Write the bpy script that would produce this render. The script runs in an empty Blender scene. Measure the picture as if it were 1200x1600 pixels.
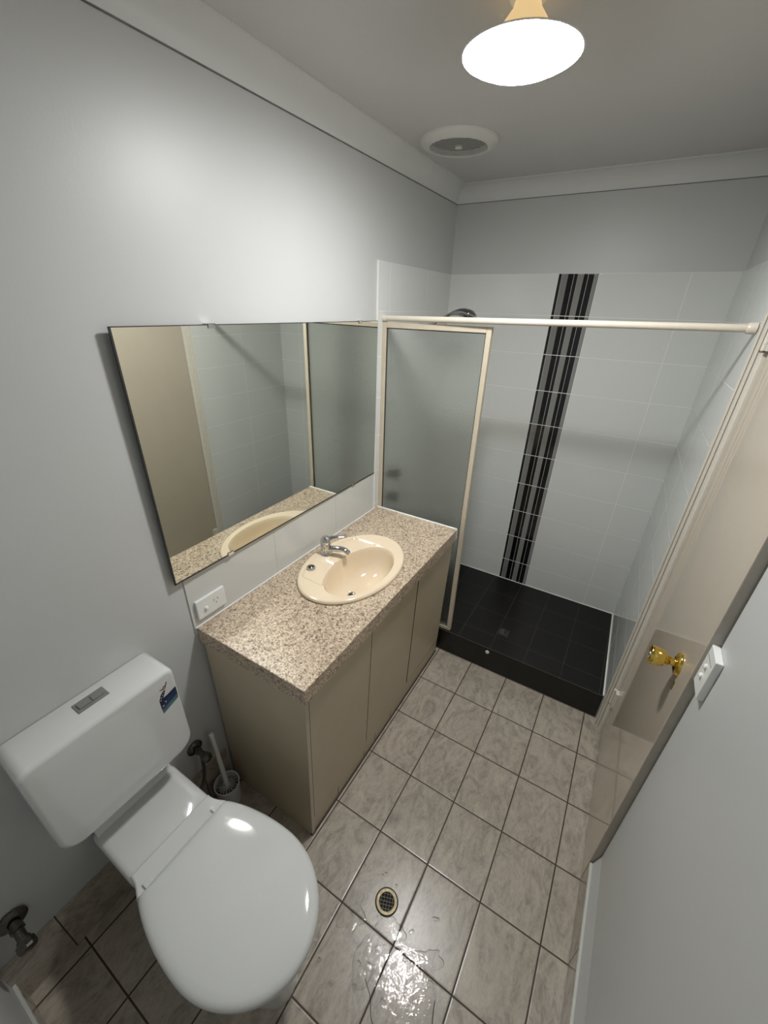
import bpy, bmesh, math, random
from mathutils import Vector, Matrix
random.seed(4)
SC = bpy.context.scene
COL = SC.collection

# ------------------------------------------------------------------ camera, light, exposure
cd = bpy.data.cameras.new('camera')
cam = bpy.data.objects.new('camera', cd)
COL.objects.link(cam)
R0 = Vector((0.85309583, 0.52104042, 0.02728362))     # right
R1 = Vector((0.26522676, -0.38803469, -0.88265727))   # down
R2 = Vector((-0.44931312, 0.76022758, -0.46922463))   # forward
m = Matrix.Identity(4)
for i in range(3):
    m[i][0] = R0[i]
    m[i][1] = -R1[i]
    m[i][2] = -R2[i]
m.translation = Vector((0.3908, -1.7176, 1.7874))
cam.matrix_world = m
cd.sensor_fit = 'AUTO'
cd.sensor_width = 36.0
cd.lens = 632.5 / 1600 * 36
cd.shift_x = (600 - 597.1) / 1600
cd.shift_y = (815.2 - 800) / 1600
cd.clip_start = 0.01
SC.camera = cam

LAMP = Vector((0.010, -0.575, 2.250))
LAMP_L = 27.0
SC.view_settings.view_transform = 'Standard'
SC.view_settings.look = 'None'
SC.view_settings.gamma = 1.0
SC.view_settings.use_curve_mapping = False
SC.view_settings.exposure = 2.03
SC.cycles.sample_clamp_indirect = 0.0
SC.cycles.max_bounces = 14
SC.cycles.diffuse_bounces = 6
SC.cycles.glossy_bounces = 6
SC.cycles.transmission_bounces = 10
SC.cycles.blur_glossy = 0.3
w = bpy.data.worlds.new('world')
SC.world = w
w.use_nodes = True
w.node_tree.nodes['Background'].inputs[0].default_value = (0.75, 0.8, 0.85, 1)
w.node_tree.nodes['Background'].inputs[1].default_value = 0.0

# ------------------------------------------------------------------ room dimensions (metres)
LX = -0.645      # left wall
BY = 0.699       # tiled back wall
RX = 0.705       # painted right wall beside the door
NY = -1.90       # near wall
CZ = 2.33        # ceiling
TZ = 1.953       # top of the shower tiles
SZ = 0.1525      # top of the shower base
KZ = 0.828       # worktop
PI = math.pi


# ------------------------------------------------------------------ material helpers
def new_mat(name):
    mt = bpy.data.materials.new(name)
    mt.use_nodes = True
    nt = mt.node_tree
    return mt, nt, nt.nodes['Principled BSDF']


def setp(b, **kw):
    names = dict(color='Base Color', rough='Roughness', metal='Metallic', ior='IOR', trans='Transmission Weight',
                 coat='Coat Weight', coatr='Coat Roughness', spec='Specular IOR Level')
    for k, v in kw.items():
        if k == 'color':
            v = (*v, 1)
        b.inputs[names[k]].default_value = v


def plain(name, color, rough=0.5, metal=0.0, noise=0.0, nscale=30, bump=0.0, bscale=200, **kw):
    mt, nt, b = new_mat(name)
    setp(b, color=color, rough=rough, metal=metal, **kw)
    if noise > 0 or bump > 0:
        tc = nt.nodes.new('ShaderNodeTexCoord')
    if noise > 0:
        n = nt.nodes.new('ShaderNodeTexNoise')
        n.inputs['Scale'].default_value = nscale
        n.inputs['Detail'].default_value = 6
        nt.links.new(tc.outputs['Object'], n.inputs['Vector'])
        r = nt.nodes.new('ShaderNodeValToRGB')
        r.color_ramp.elements[0].position = 0.3
        r.color_ramp.elements[1].position = 0.7
        r.color_ramp.elements[0].color = (*[c * (1 - noise) for c in color], 1)
        r.color_ramp.elements[1].color = (*[min(1, c * (1 + noise)) for c in color], 1)
        nt.links.new(n.outputs['Fac'], r.inputs['Fac'])
        nt.links.new(r.outputs['Color'], b.inputs['Base Color'])
    if bump > 0:
        n2 = nt.nodes.new('ShaderNodeTexNoise')
        n2.inputs['Scale'].default_value = bscale
        n2.inputs['Detail'].default_value = 4
        nt.links.new(tc.outputs['Object'], n2.inputs['Vector'])
        bp = nt.nodes.new('ShaderNodeBump')
        bp.inputs['Strength'].default_value = bump
        bp.inputs['Distance'].default_value = 0.001
        nt.links.new(n2.outputs['Fac'], bp.inputs['Height'])
        nt.links.new(bp.outputs['Normal'], b.inputs['Normal'])
    return mt


class N:
    """small node builder"""
    def __init__(self, nt):
        self.nt = nt

    def math(self, op, a, b=None, c=None, clamp=False):
        n = self.nt.nodes.new('ShaderNodeMath')
        n.operation = op
        n.use_clamp = clamp
        for i, v in enumerate((a, b, c)):
            if v is None:
                continue
            if isinstance(v, (int, float)):
                n.inputs[i].default_value = v
            else:
                self.nt.links.new(v, n.inputs[i])
        return n.outputs[0]

    def mix(self, f, a, b):
        n = self.nt.nodes.new('ShaderNodeMix')
        n.data_type = 'RGBA'
        for idx, v in ((0, f), (6, a), (7, b)):
            if isinstance(v, (int, float)):
                n.inputs[idx].default_value = v
            elif isinstance(v, tuple):
                n.inputs[idx].default_value = (*v, 1)
            else:
                self.nt.links.new(v, n.inputs[idx])
        return n.outputs[2]

    def noise(self, vec, scale, detail=4, dist=0.0, rough=0.5):
        n = self.nt.nodes.new('ShaderNodeTexNoise')
        n.inputs['Scale'].default_value = scale
        n.inputs['Detail'].default_value = detail
        n.inputs['Distortion'].default_value = dist
        n.inputs['Roughness'].default_value = rough
        self.nt.links.new(vec, n.inputs['Vector'])
        return n.outputs['Fac'], n.outputs['Color']

    def ramp(self, f, stops, interp='LINEAR'):
        n = self.nt.nodes.new('ShaderNodeValToRGB')
        cr = n.color_ramp
        cr.interpolation = interp
        while len(cr.elements) < len(stops):
            cr.elements.new(0.5)
        for e, (p, c) in zip(cr.elements, stops):
            e.position = p
            e.color = (*c, 1) if isinstance(c, tuple) else (c, c, c, 1)
        self.nt.links.new(f, n.inputs['Fac'])
        return n.outputs['Color']

    def bump(self, h, strength, dist):
        n = self.nt.nodes.new('ShaderNodeBump')
        n.inputs['Strength'].default_value = strength
        n.inputs['Distance'].default_value = dist
        self.nt.links.new(h, n.inputs['Height'])
        return n.outputs['Normal']


def tiles(name, ua, u0, uw, va, v0, vh, color, grout, g=0.003, rough=0.08, grough=0.6, style='plain', vgrout=None):
    """glazed tiles laid on the object's own u / v axes"""
    mt, nt, b = new_mat(name)
    k = N(nt)
    tc = nt.nodes.new('ShaderNodeTexCoord')
    vec = tc.outputs['Object']
    sp = nt.nodes.new('ShaderNodeSeparateXYZ')
    nt.links.new(vec, sp.inputs[0])
    u = k.math('DIVIDE', k.math('SUBTRACT', sp.outputs[ua], u0), uw)
    v = k.math('DIVIDE', k.math('SUBTRACT', sp.outputs[va], v0), vh)

    if style == 'stripe':     # wide uncut tiles on the left of the stripe
        u = k.math('ADD', k.math('MULTIPLY', u, k.math('GREATER_THAN', sp.outputs[0], 0.0)), k.math('MULTIPLY', 0.5, k.math('LESS_THAN', sp.outputs[0], 0.0)))

    def edge(t, w):       # distance in metres from the nearest joint
        fr = k.math('FRACT', t)
        return k.math('MULTIPLY', k.math('SUBTRACT', 0.5, k.math('ABSOLUTE', k.math('SUBTRACT', fr, 0.5))), w)
    du = edge(u, uw)
    dv = edge(v, vh)
    gu = k.math('LESS_THAN', du, g / 2)
    gv = k.math('LESS_THAN', dv, g / 2)
    gm = k.math('MAXIMUM', gu, gv)
    fu = k.math('FLOOR', u)
    fv = k.math('FLOOR', v)
    cell = nt.nodes.new('ShaderNodeTexWhiteNoise')
    cv = nt.nodes.new('ShaderNodeCombineXYZ')
    nt.links.new(fu, cv.inputs[0])
    nt.links.new(fv, cv.inputs[1])
    nt.links.new(cv.outputs[0], cell.inputs['Vector'])
    rnd = cell.outputs['Value']
    if style == 'stone':
        off = nt.nodes.new('ShaderNodeVectorMath')
        off.operation = 'ADD'
        sc = nt.nodes.new('ShaderNodeVectorMath')
        sc.operation = 'SCALE'
        sc.inputs['Scale'].default_value = 7.0
        nt.links.new(cell.outputs['Color'], sc.inputs[0])
        nt.links.new(vec, off.inputs[0])
        nt.links.new(sc.outputs[0], off.inputs[1])
        stx = nt.nodes.new('ShaderNodeMapping')
        stx.inputs['Scale'].default_value = (1.5, 0.75, 1.0)
        stx.inputs['Rotation'].default_value = (0, 0, 0.25)
        nt.links.new(off.outputs[0], stx.inputs['Vector'])
        f1, _ = k.noise(stx.outputs[0], 9, 7, 2.4, 0.6)
        f2, _ = k.noise(stx.outputs[0], 24, 6, 3.5, 0.65)
        mixf = k.math('ADD', k.math('MULTIPLY', f1, 0.6), k.math('MULTIPLY', f2, 0.4))
        c1 = tuple(c * 0.60 for c in color)
        c2 = tuple(c * 1.28 for c in color)
        base = k.ramp(mixf, [(0.36, c1), (0.5, color), (0.64, c2)])
        base = k.mix(k.math('MULTIPLY', rnd, 0.12), base, tuple(c * 0.7 for c in color))
        f3, _ = k.noise(off.outputs[0], 120, 3)
        base = k.mix(k.math('MULTIPLY', f3, 0.22), base, tuple(c * 0.75 for c in color))
    else:
        base = k.mix(k.math('MULTIPLY', rnd, 0.06), color, tuple(c * 0.8 for c in color))
    if style == 'stripe':
        # vertical stripe tile of dark and grey bands between x = -0.079 and 0.100
        s = k.math('DIVIDE', k.math('SUBTRACT', sp.outputs[0], -0.079), 0.179)
        stops = [(0.0, (.012, .012, .012)), (0.073, (.45, .45, .45)), (0.083, (.20, .20, .195)), (0.235, (.004, .004, .004)),
                 (0.376, (.35, .35, .35)), (0.394, (.010, .010, .010)), (0.480, (.35, .35, .34)), (0.489, (.23, .23, .22)),
                 (0.635, (.004, .004, .004)), (0.735, (.45, .45, .45)), (0.747, (.009, .009, .010)), (0.890, (.4, .4, .4)),
                 (0.902, (.25, .25, .245))]
        cs = k.ramp(s, stops, 'CONSTANT')
        inside = k.math('MULTIPLY', k.math('GREATER_THAN', s, 0), k.math('LESS_THAN', s, 1))
        base = k.mix(inside, base, cs)
    colr = k.mix(gm, base, grout)
    nt.links.new(colr, b.inputs['Base Color'])
    rr = k.math('ADD', k.math('MULTIPLY', gm, grough - rough), rough)
    nt.links.new(rr, b.inputs['Roughness'])
    dm = k.math('MINIMUM', du, dv)
    h = k.math('MULTIPLY', k.math('MINIMUM', dm, g * 1.2), 1.0 / (g * 1.2))
    if style == 'stone':
        f4, _ = k.noise(vec, 30, 3)
        f5, _ = k.noise(vec, 220, 3)
        h2 = k.math('ADD', h, k.math('ADD', k.math('MULTIPLY', f4, 0.25), k.math('MULTIPLY', f5, 0.12)))
        nt.links.new(k.bump(h2, 0.5, 0.0012), b.inputs['Normal'])
    else:
        f4, _ = k.noise(vec, 14, 2)
        h2 = k.math('ADD', h, k.math('MULTIPLY', f4, 0.5))
        nt.links.new(k.bump(h2, 0.35, 0.0012), b.inputs['Normal'])
    return mt


# ------------------------------------------------------------------ materials
WALLC = (0.53, 0.54, 0.535)
M = {}
M['paint'] = plain('wall_paint', WALLC, 0.42, noise=0.015, nscale=3, bump=0.12, bscale=160)
M['ceiling'] = plain('ceiling_paint', (0.58, 0.575, 0.565), 0.38, noise=0.02, nscale=4, bump=0.2, bscale=140)
M['cornice'] = plain('cornice_paint', (0.68, 0.69, 0.68), 0.5, noise=0.01, nscale=5)
WT = (0.66, 0.68, 0.66)
WG = (0.77, 0.775, 0.755)
M['tile_left'] = tiles('white_tile_left', 1, 0.040, 0.366, 2, TZ, 0.1828, WT, WG)
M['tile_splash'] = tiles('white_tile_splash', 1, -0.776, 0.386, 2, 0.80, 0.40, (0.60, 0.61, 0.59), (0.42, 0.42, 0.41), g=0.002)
M['tile_back'] = tiles('white_tile_back', 0, 0.1005, 0.362, 2, TZ, 0.1828, WT, WG, style='stripe')
M['tile_right'] = tiles('white_tile_right', 1, 0.33, 0.366, 2, TZ, 0.1828, WT, WG)
FC = (0.40, 0.355, 0.295)
FG = (0.05, 0.032, 0.02)
M['floor'] = tiles('floor_tile', 0, 0.0, 0.2, 1, 0.0, 0.24904, FC, FG, g=0.0048, rough=0.29, style='stone')
M['skirt_x'] = tiles('skirting_tile', 1, -0.747, 0.249, 2, -0.5, 2.0, FC, FG, g=0.0035, rough=0.2, style='stone')
M['skirt_y'] = tiles('skirting_tile_near', 0, 0.0, 0.2, 2, -0.5, 2.0, FC, FG, g=0.0035, rough=0.2, style='stone')
M['skirt_left'] = tiles('skirting_tile_left', 1, -1.765, 0.249, 2, -0.5, 2.0, FC, FG, g=0.0035, rough=0.25, style='stone')
M['black_tile'] = tiles('black_tile', 0, -0.103, 0.183, 1, 0.363 - 0.2 * 3, 0.2, (0.007, 0.0065, 0.0055), (0.05, 0.048, 0.044), g=0.0022, rough=0.36)
M['black_tile'].node_tree.nodes['Principled BSDF'].inputs['Specular IOR Level'].default_value = 0.3
M['black_riser'] = plain('black_riser', (0.009, 0.008, 0.007), 0.3, noise=0.1, nscale=20)
M['riser_trim'] = plain('dark_grout_edge', (0.06, 0.057, 0.052), 0.5, noise=0.1, nscale=40)
M['silicone'] = plain('white_silicone', (0.78, 0.78, 0.75), 0.4, noise=0.03, nscale=40)
M['grey_bead'] = plain('skirting_bead', (0.50, 0.51, 0.47), 0.45, noise=0.03, nscale=30)
M['door'] = plain('door_paint', (0.50, 0.44, 0.355), 0.05, noise=0.02, nscale=6, bump=0.06, bscale=60, spec=0.6)
M['door_edge'] = plain('door_edge_paint', (0.42, 0.39, 0.34), 0.35, noise=0.05, nscale=40)
M['frame_paint'] = plain('door_frame_paint', (0.66, 0.63, 0.56), 0.28, noise=0.005, nscale=3)
M['cabinet'] = plain('cabinet_laminate', (0.50, 0.43, 0.315), 0.38, noise=0.03, nscale=7, bump=0.05, bscale=90)
M['cab_edge'] = plain('cabinet_edge_strip', (0.50, 0.44, 0.34), 0.4, noise=0.02, nscale=20)
M['cab_dark'] = plain('cabinet_dark_gap_shade', (0.05, 0.038, 0.025), 0.8, noise=0.1, nscale=30)
M['basin'] = plain('almond_ceramic', (0.76, 0.635, 0.47), 0.09, noise=0.012, nscale=8, coat=0.4, coatr=0.05)
M['ceramic'] = plain('white_ceramic', (0.66, 0.67, 0.66), 0.10, noise=0.01, nscale=6, coat=0.4, coatr=0.05)
M['wplastic'] = plain('white_plastic', (0.76, 0.77, 0.75), 0.3, noise=0.01, nscale=20)
M['lid'] = plain('white_seat_plastic', (0.63, 0.645, 0.635), 0.07, noise=0.01, nscale=8, bump=0.05, bscale=60)
M['gplastic'] = plain('grey_plastic', (0.20, 0.20, 0.19), 0.35, noise=0.05, nscale=60)
M['chrome'] = plain('chrome', (0.60, 0.60, 0.60), 0.07, 1.0, noise=0.03, nscale=30)
M['mchrome'] = plain('shower_chrome', (0.36, 0.36, 0.36), 0.10, 1.0, noise=0.05, nscale=30)
M['dchrome'] = plain('dull_shaded_chrome', (0.16, 0.15, 0.135), 0.22, 1.0, noise=0.1, nscale=60)  # shade around the stop valves is put into this darkened colour
M['brass'] = plain('polished_brass', (0.78, 0.56, 0.13), 0.10, 1.0, noise=0.05, nscale=40)
M['tbrass'] = plain('tarnished_brass', (0.30, 0.26, 0.165), 0.5, 1.0, noise=0.25, nscale=90)
M['alu'] = plain('cream_aluminium', (0.57, 0.505, 0.395), 0.33, 0.0, noise=0.03, nscale=30)
M['rod'] = plain('cream_rod', (0.66, 0.61, 0.52), 0.25, noise=0.02, nscale=30)
M['black'] = plain('black_void', (0.006, 0.006, 0.006), 0.8, noise=0.1, nscale=30)
M['crack'] = plain('cornice_crack', (0.16, 0.16, 0.155), 0.8, noise=0.2, nscale=30)
M['rubber'] = plain('dark_seal', (0.03, 0.03, 0.028), 0.6, noise=0.1, nscale=60)
M['bgrey'] = plain('braided_hose', (0.10, 0.095, 0.09), 0.5, 0.4, noise=0.4, nscale=400)
M['brush'] = plain('brush_bristles', (0.45, 0.45, 0.43), 0.8, noise=0.2, nscale=100)
M['fan'] = plain('fan_plastic', (0.66, 0.66, 0.63), 0.4, noise=0.02, nscale=20)
M['blue'] = plain('sticker_blue', (0.012, 0.035, 0.115), 0.35, noise=0.3, nscale=60)
M['navy'] = plain('sticker_navy', (0.006, 0.009, 0.03), 0.35, noise=0.2, nscale=80)
M['teal'] = plain('sticker_teal', (0.075, 0.16, 0.17), 0.35, noise=0.2, nscale=80)
M['red'] = plain('sticker_red', (0.18, 0.03, 0.025), 0.4, noise=0.2, nscale=80)
M['swhite'] = plain('sticker_white', (0.40, 0.41, 0.46), 0.4, noise=0.05, nscale=80)


def worktop_mat():
    mt, nt, b = new_mat('speckled_laminate')
    k = N(nt)
    tc = nt.nodes.new('ShaderNodeTexCoord')
    vec = tc.outputs['Object']
    _, jit = k.noise(vec, 240, 2)
    add = nt.nodes.new('ShaderNodeVectorMath')
    add.operation = 'MULTIPLY_ADD'
    add.inputs[1].default_value = (0.006, 0.006, 0.006)
    nt.links.new(jit, add.inputs[0])
    nt.links.new(vec, add.inputs[2])
    v1 = nt.nodes.new('ShaderNodeTexVoronoi')
    v1.inputs['Scale'].default_value = 250
    nt.links.new(add.outputs[0], v1.inputs['Vector'])
    s1 = nt.nodes.new('ShaderNodeSeparateColor')
    nt.links.new(v1.outputs['Color'], s1.inputs[0])
    c1 = k.ramp(s1.outputs[0], [(0.0, (.05, .028, .016)), (0.13, (.15, .095, .06)), (0.25, (.36, .265, .18)),
                                (0.45, (.57, .46, .34)), (0.72, (.70, .60, .47)), (0.93, (.27, .195, .13))], 'CONSTANT')
    v2 = nt.nodes.new('ShaderNodeTexVoronoi')
    v2.inputs['Scale'].default_value = 135
    nt.links.new(add.outputs[0], v2.inputs['Vector'])
    s2 = nt.nodes.new('ShaderNodeSeparateColor')
    nt.links.new(v2.outputs['Color'], s2.inputs[0])
    c2 = k.ramp(s2.outputs[1], [(0.0, (.16, .10, .065)), (0.14, (.50, .40, .29)), (0.72, (.66, .57, .44))], 'CONSTANT')
    c = k.mix(0.38, c1, c2)
    nt.links.new(c, b.inputs['Base Color'])
    setp(b, rough=0.32)
    f, _ = k.noise(vec, 300, 2)
    nt.links.new(k.bump(f, 0.04, 0.0003), b.inputs['Normal'])
    return mt


def frosted_mat():
    mt, nt, b = new_mat('frosted_glass')
    k = N(nt)
    tc = nt.nodes.new('ShaderNodeTexCoord')
    setp(b, color=(0.93, 0.96, 0.93), trans=1.0, ior=1.45, rough=0.34)
    v = nt.nodes.new('ShaderNodeTexVoronoi')
    v.inputs['Scale'].default_value = 95
    nt.links.new(tc.outputs['Object'], v.inputs['Vector'])
    f, _ = k.noise(tc.outputs['Object'], 130, 3)
    h = k.math('ADD', v.outputs['Distance'], f)
    nt.links.new(k.bump(h, 0.45, 0.002), b.inputs['Normal'])
    return mt


def mirror_mat():
    mt, nt, b = new_mat('mirror_silver')
    k = N(nt)
    tc = nt.nodes.new('ShaderNodeTexCoord')
    f, _ = k.noise(tc.outputs['Object'], 2.0, 2)
    c = k.ramp(f, [(0.3, (0.80, 0.825, 0.77)), (0.7, (0.83, 0.85, 0.80))])
    nt.links.new(c, b.inputs['Base Color'])
    setp(b, metal=1.0, rough=0.012)
    return mt


def emit_mat(name, color, strength, base=(0.8, 0.8, 0.8)):
    mt, nt, b = new_mat(name)
    setp(b, color=base, rough=0.4)
    b.inputs['Emission Color'].default_value = (*color, 1)
    b.inputs['Emission Strength'].default_value = strength
    return mt


def lamp_mat():
    # opal diffuser: brightest over the bulb, weaker towards its rim
    mt, nt, b = new_mat('lit_opal_diffuser')
    k = N(nt)
    setp(b, color=(0.8, 0.8, 0.8), rough=0.4)
    tc = nt.nodes.new('ShaderNodeTexCoord')
    sp = nt.nodes.new('ShaderNodeSeparateXYZ')
    nt.links.new(tc.outputs['Object'], sp.inputs[0])
    r = k.math('SQRT', k.math('ADD', k.math('MULTIPLY', sp.outputs[0], sp.outputs[0]), k.math('MULTIPLY', sp.outputs[1], sp.outputs[1])))
    f = k.math('SUBTRACT', 1.0, k.math('DIVIDE', r, 0.10), clamp=True)
    f = k.math('SMOOTH_MIN', f, 0.75, 0.1)
    st = k.math('MULTIPLY', k.math('ADD', k.math('MULTIPLY', k.math('POWER', f, 1.5), 4.2), 0.45), LAMP_L)
    b.inputs['Emission Color'].default_value = (1.0, 0.995, 0.985, 1)
    nt.links.new(st, b.inputs['Emission Strength'])
    return mt


def water_mat():
    mt, nt, b = new_mat('water_film')
    k = N(nt)
    nt.nodes.remove(b)
    out = nt.nodes['Material Output']
    tr = nt.nodes.new('ShaderNodeBsdfTransparent')
    tr.inputs[0].default_value = (0.97, 0.97, 0.97, 1)
    gl = nt.nodes.new('ShaderNodeBsdfAnisotropic')
    gl.inputs['Roughness'].default_value = 0.02
    fr = nt.nodes.new('ShaderNodeFresnel')
    fr.inputs['IOR'].default_value = 1.33
    mx = nt.nodes.new('ShaderNodeMixShader')
    tc = nt.nodes.new('ShaderNodeTexCoord')
    f1, _ = k.noise(tc.outputs['Object'], 22, 3, 0.4)
    f2, _ = k.noise(tc.outputs['Object'], 75, 2, 0.8)
    h = k.math('ADD', f1, k.math('MULTIPLY', f2, 0.35))
    nrm = k.bump(h, 0.5, 0.0035)
    nt.links.new(nrm, gl.inputs['Normal'])
    nt.links.new(nrm, fr.inputs['Normal'])
    nt.links.new(fr.outputs[0], mx.inputs[0])
    nt.links.new(tr.outputs[0], mx.inputs[1])
    nt.links.new(gl.outputs[0], mx.inputs[2])
    nt.links.new(mx.outputs[0], out.inputs[0])
    return mt


M['worktop'] = worktop_mat()
M['frost'] = frosted_mat()
M['mirror'] = mirror_mat()
M['lamp_glow'] = lamp_mat()
M['lamp_neck'] = emit_mat('lit_amber_neck', (1.0, 0.70, 0.34), 0.16, (0.55, 0.42, 0.24))
M['water'] = water_mat()


# ------------------------------------------------------------------ mesh helpers
class MB:
    """collects geometry for ONE mesh object"""
    def __init__(self):
        self.v, self.f, self.mi, self.sm = [], [], [], []

    def add(self, verts, faces, mi=0, smooth=False):
        o = len(self.v)
        self.v += [Vector(p) for p in verts]
        self.f += [[i + o for i in fc] for fc in faces]
        self.mi += [mi] * len(faces)
        self.sm += [smooth] * len(faces)
        return self

    def box(self, x0, x1, y0, y1, z0, z1, bev=0.0, seg=2, mi=0, fn=None):
        bm = bmesh.new()
        bmesh.ops.create_cube(bm, size=1.0)
        for q in bm.verts:
            q.co = Vector(((x0 + x1) / 2 + q.co.x * (x1 - x0), (y0 + y1) / 2 + q.co.y * (y1 - y0), (z0 + z1) / 2 + q.co.z * (z1 - z0)))
        if bev > 0:
            bmesh.ops.bevel(bm, geom=bm.edges[:], offset=bev, segments=seg, profile=0.5, affect='EDGES')
        vs = [fn(q.co.copy()) if fn else q.co.copy() for q in bm.verts]
        bm.verts.index_update()
        fs = [[q.index for q in fc.verts] for fc in bm.faces]
        bm.free()
        return self.add(vs, fs, mi, False)

    def rings(self, rings, cap0=True, cap1=True, mi=0, smooth=True, close=True):
        n = len(rings[0])
        vs = [p for r in rings for p in r]
        fs = []
        for i in range(len(rings) - 1):
            for j in range(n if close else n - 1):
                k2 = (j + 1) % n
                fs.append([i * n + j, i * n + k2, (i + 1) * n + k2, (i + 1) * n + j])
        if cap0:
            fs.append(list(range(n))[::-1])
        if cap1:
            fs.append([(len(rings) - 1) * n + j for j in range(n)])
        return self.add(vs, fs, mi, smooth)

    def lathe(self, prof, c=(0, 0, 0), axis=(0, 0, 1), n=40, mi=0, cap0=True, cap1=True, smooth=True):
        a = Vector(axis).normalized()
        t = Vector((1, 0, 0)) if abs(a.x) < 0.9 else Vector((0, 1, 0))
        e1 = a.cross(t).normalized()
        e2 = a.cross(e1)
        c = Vector(c)
        rs = []
        for r, h in prof:
            rs.append([c + a * h + (e1 * math.cos(2 * PI * j / n) + e2 * math.sin(2 * PI * j / n)) * r for j in range(n)])
        return self.rings(rs, cap0, cap1, mi, smooth)

    def tube(self, pts, rad, n=14, mi=0, caps=True, flat=None):
        pts = [Vector(p) for p in pts]
        rad = rad if isinstance(rad, (list, tuple)) else [rad] * len(pts)
        rs = []
        up = None
        for i, p in enumerate(pts):
            d = (pts[min(i + 1, len(pts) - 1)] - pts[max(i - 1, 0)]).normalized()
            if up is None:
                up = d.orthogonal().normalized()
                if flat:
                    up = (Vector(flat) - d * d.dot(Vector(flat))).normalized()
            up = (up - d * d.dot(up)).normalized()
            s = d.cross(up)
            r = rad[i]
            ra, rb = r if isinstance(r, tuple) else (r, r)
            rs.append([p + up * (ra * math.cos(2 * PI * j / n)) + s * (rb * math.sin(2 * PI * j / n)) for j in range(n)])
        return self.rings(rs, caps, caps, mi, True)

    def build(self, name, mats, parent=None, base=None, autosmooth=40):
        me = bpy.data.meshes.new(name)
        root = Vector((0, 0, 0))
        if parent is not None:
            root = parent_world(parent)
        elif base is not None:
            root = Vector(base)
        me.from_pydata([tuple(p - root) for p in self.v], [], self.f)
        mats = mats if isinstance(mats, (list, tuple)) else [mats]
        for mt in mats:
            me.materials.append(mt)
        for p, mi, s in zip(me.polygons, self.mi, self.sm):
            p.material_index = mi
            p.use_smooth = s
        bm = bmesh.new()
        bm.from_mesh(me)
        bmesh.ops.recalc_face_normals(bm, faces=bm.faces)
        for e in bm.edges:
            if len(e.link_faces) == 2 and e.calc_face_angle(0) > math.radians(autosmooth):
                e.smooth = False
        bm.to_mesh(me)
        bm.free()
        o = bpy.data.objects.new(name, me)
        COL.objects.link(o)
        if parent is not None:
            o.parent = parent
        elif base is not None:
            o.location = root
        return o


def parent_world(o):
    p = Vector((0, 0, 0))
    while o is not None:
        p += Vector(o.location)
        o = o.parent
    return p


def tag(o, label, cat, group=None, kind=None):
    o['label'] = label
    o['category'] = cat
    if group:
        o['group'] = group
    if kind:
        o['kind'] = kind
    return o


def thing(name, loc, label, cat, group=None, kind=None):
    o = bpy.data.objects.new(name, None)
    o.location = loc
    o.empty_display_size = 0.05
    COL.objects.link(o)
    return tag(o, label, cat, group, kind)


def struct(o, label, cat):
    return tag(o, label, cat, kind='structure')


def bez(p0, p1, p2, p3, n=12):
    p0, p1, p2, p3 = map(Vector, (p0, p1, p2, p3))
    out = []
    for i in range(n + 1):
        t = i / n
        out.append(p0 * (1 - t) ** 3 + p1 * 3 * t * (1 - t) ** 2 + p2 * 3 * t * t * (1 - t) + p3 * t ** 3)
    return out


def smooth01(a, b, x):
    t = max(0.0, min(1.0, (x - a) / (b - a)))
    return t * t * (3 - 2 * t)


# ================================================================== THE ROOM
# floor
struct(MB().box(LX - 0.12, 0.86, NY - 0.12, BY + 0.12, -0.08, 0.0).build('floor', M['floor']),
       'mottled grey-beige ceramic tile floor with dark grout', 'floor')
# ceiling
struct(MB().box(LX - 0.12, 0.86, NY - 0.12, BY + 0.12, CZ, CZ + 0.08).build('ceiling', M['ceiling']),
       'plain off-white painted bathroom ceiling', 'ceiling')
# left wall: paint, shower tiles, splashback tiles
mb = MB()
mb.box(LX - 0.12, LX - 0.004, NY - 0.1, BY + 0.1, 0, CZ)
mb.box(LX - 0.01, LX, -0.060, BY + 0.02, 0.0, TZ, mi=1)
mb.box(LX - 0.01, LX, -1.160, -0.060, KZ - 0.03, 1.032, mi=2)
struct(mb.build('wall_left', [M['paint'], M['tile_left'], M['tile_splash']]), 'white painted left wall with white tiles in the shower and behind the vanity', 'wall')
# back wall
mb = MB()
mb.box(LX - 0.1, 0.80, BY + 0.006, BY + 0.12, 0, CZ)
mb.box(LX - 0.005, 0.66, BY, BY + 0.01, 0.0, TZ, mi=1)
struct(mb.build('wall_back', [M['paint'], M['tile_back']]), 'white tiled shower back wall with a vertical black and grey stripe', 'wall')


# right wall: leaning tiled shower stretch, painted stretch beside the door, and the piece above the door
def rx(y):      # tiled face of the right shower wall
    return 0.634 + (BY - y) * 0.0215


mb = MB()
prof = [(rx(BY) + 0.006, BY + 0.05), (rx(-0.039) + 0.006, -0.039), (0.84, -0.039), (0.84, BY + 0.05)]
mb.rings([[Vector((x, y, 0)) for x, y in prof], [Vector((x, y, CZ)) for x, y in prof]], smooth=False)
prof = [(rx(BY), BY + 0.02), (rx(-0.040), -0.040), (rx(-0.04) + 0.03, -0.040), (rx(BY) + 0.03, BY + 0.02)]
mb.rings([[Vector((x, y, 0)) for x, y in prof], [Vector((x, y, TZ)) for x, y in prof]], smooth=False, mi=1)
mb.box(RX, 0.84, NY - 0.1, -0.748, 0, CZ)
mb.box(RX, 0.84, -0.75, -0.03, 2.07, CZ)
struct(mb.build('wall_right', [M['paint'], M['tile_right']]), 'white painted right wall around the door, tiled in the shower', 'wall')
# near wall
struct(MB().box(LX - 0.1, 0.84, NY - 0.12, NY, 0, CZ).build('wall_near', M['paint']), 'white painted near wall behind the toilet', 'wall')
# dark corridor behind the door
struct(MB().box(0.80, 0.84, -0.75, -0.03, 0, 2.08).build('wall_passage', M['paint']), 'wall of the passage behind the closed door', 'wall')


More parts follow.
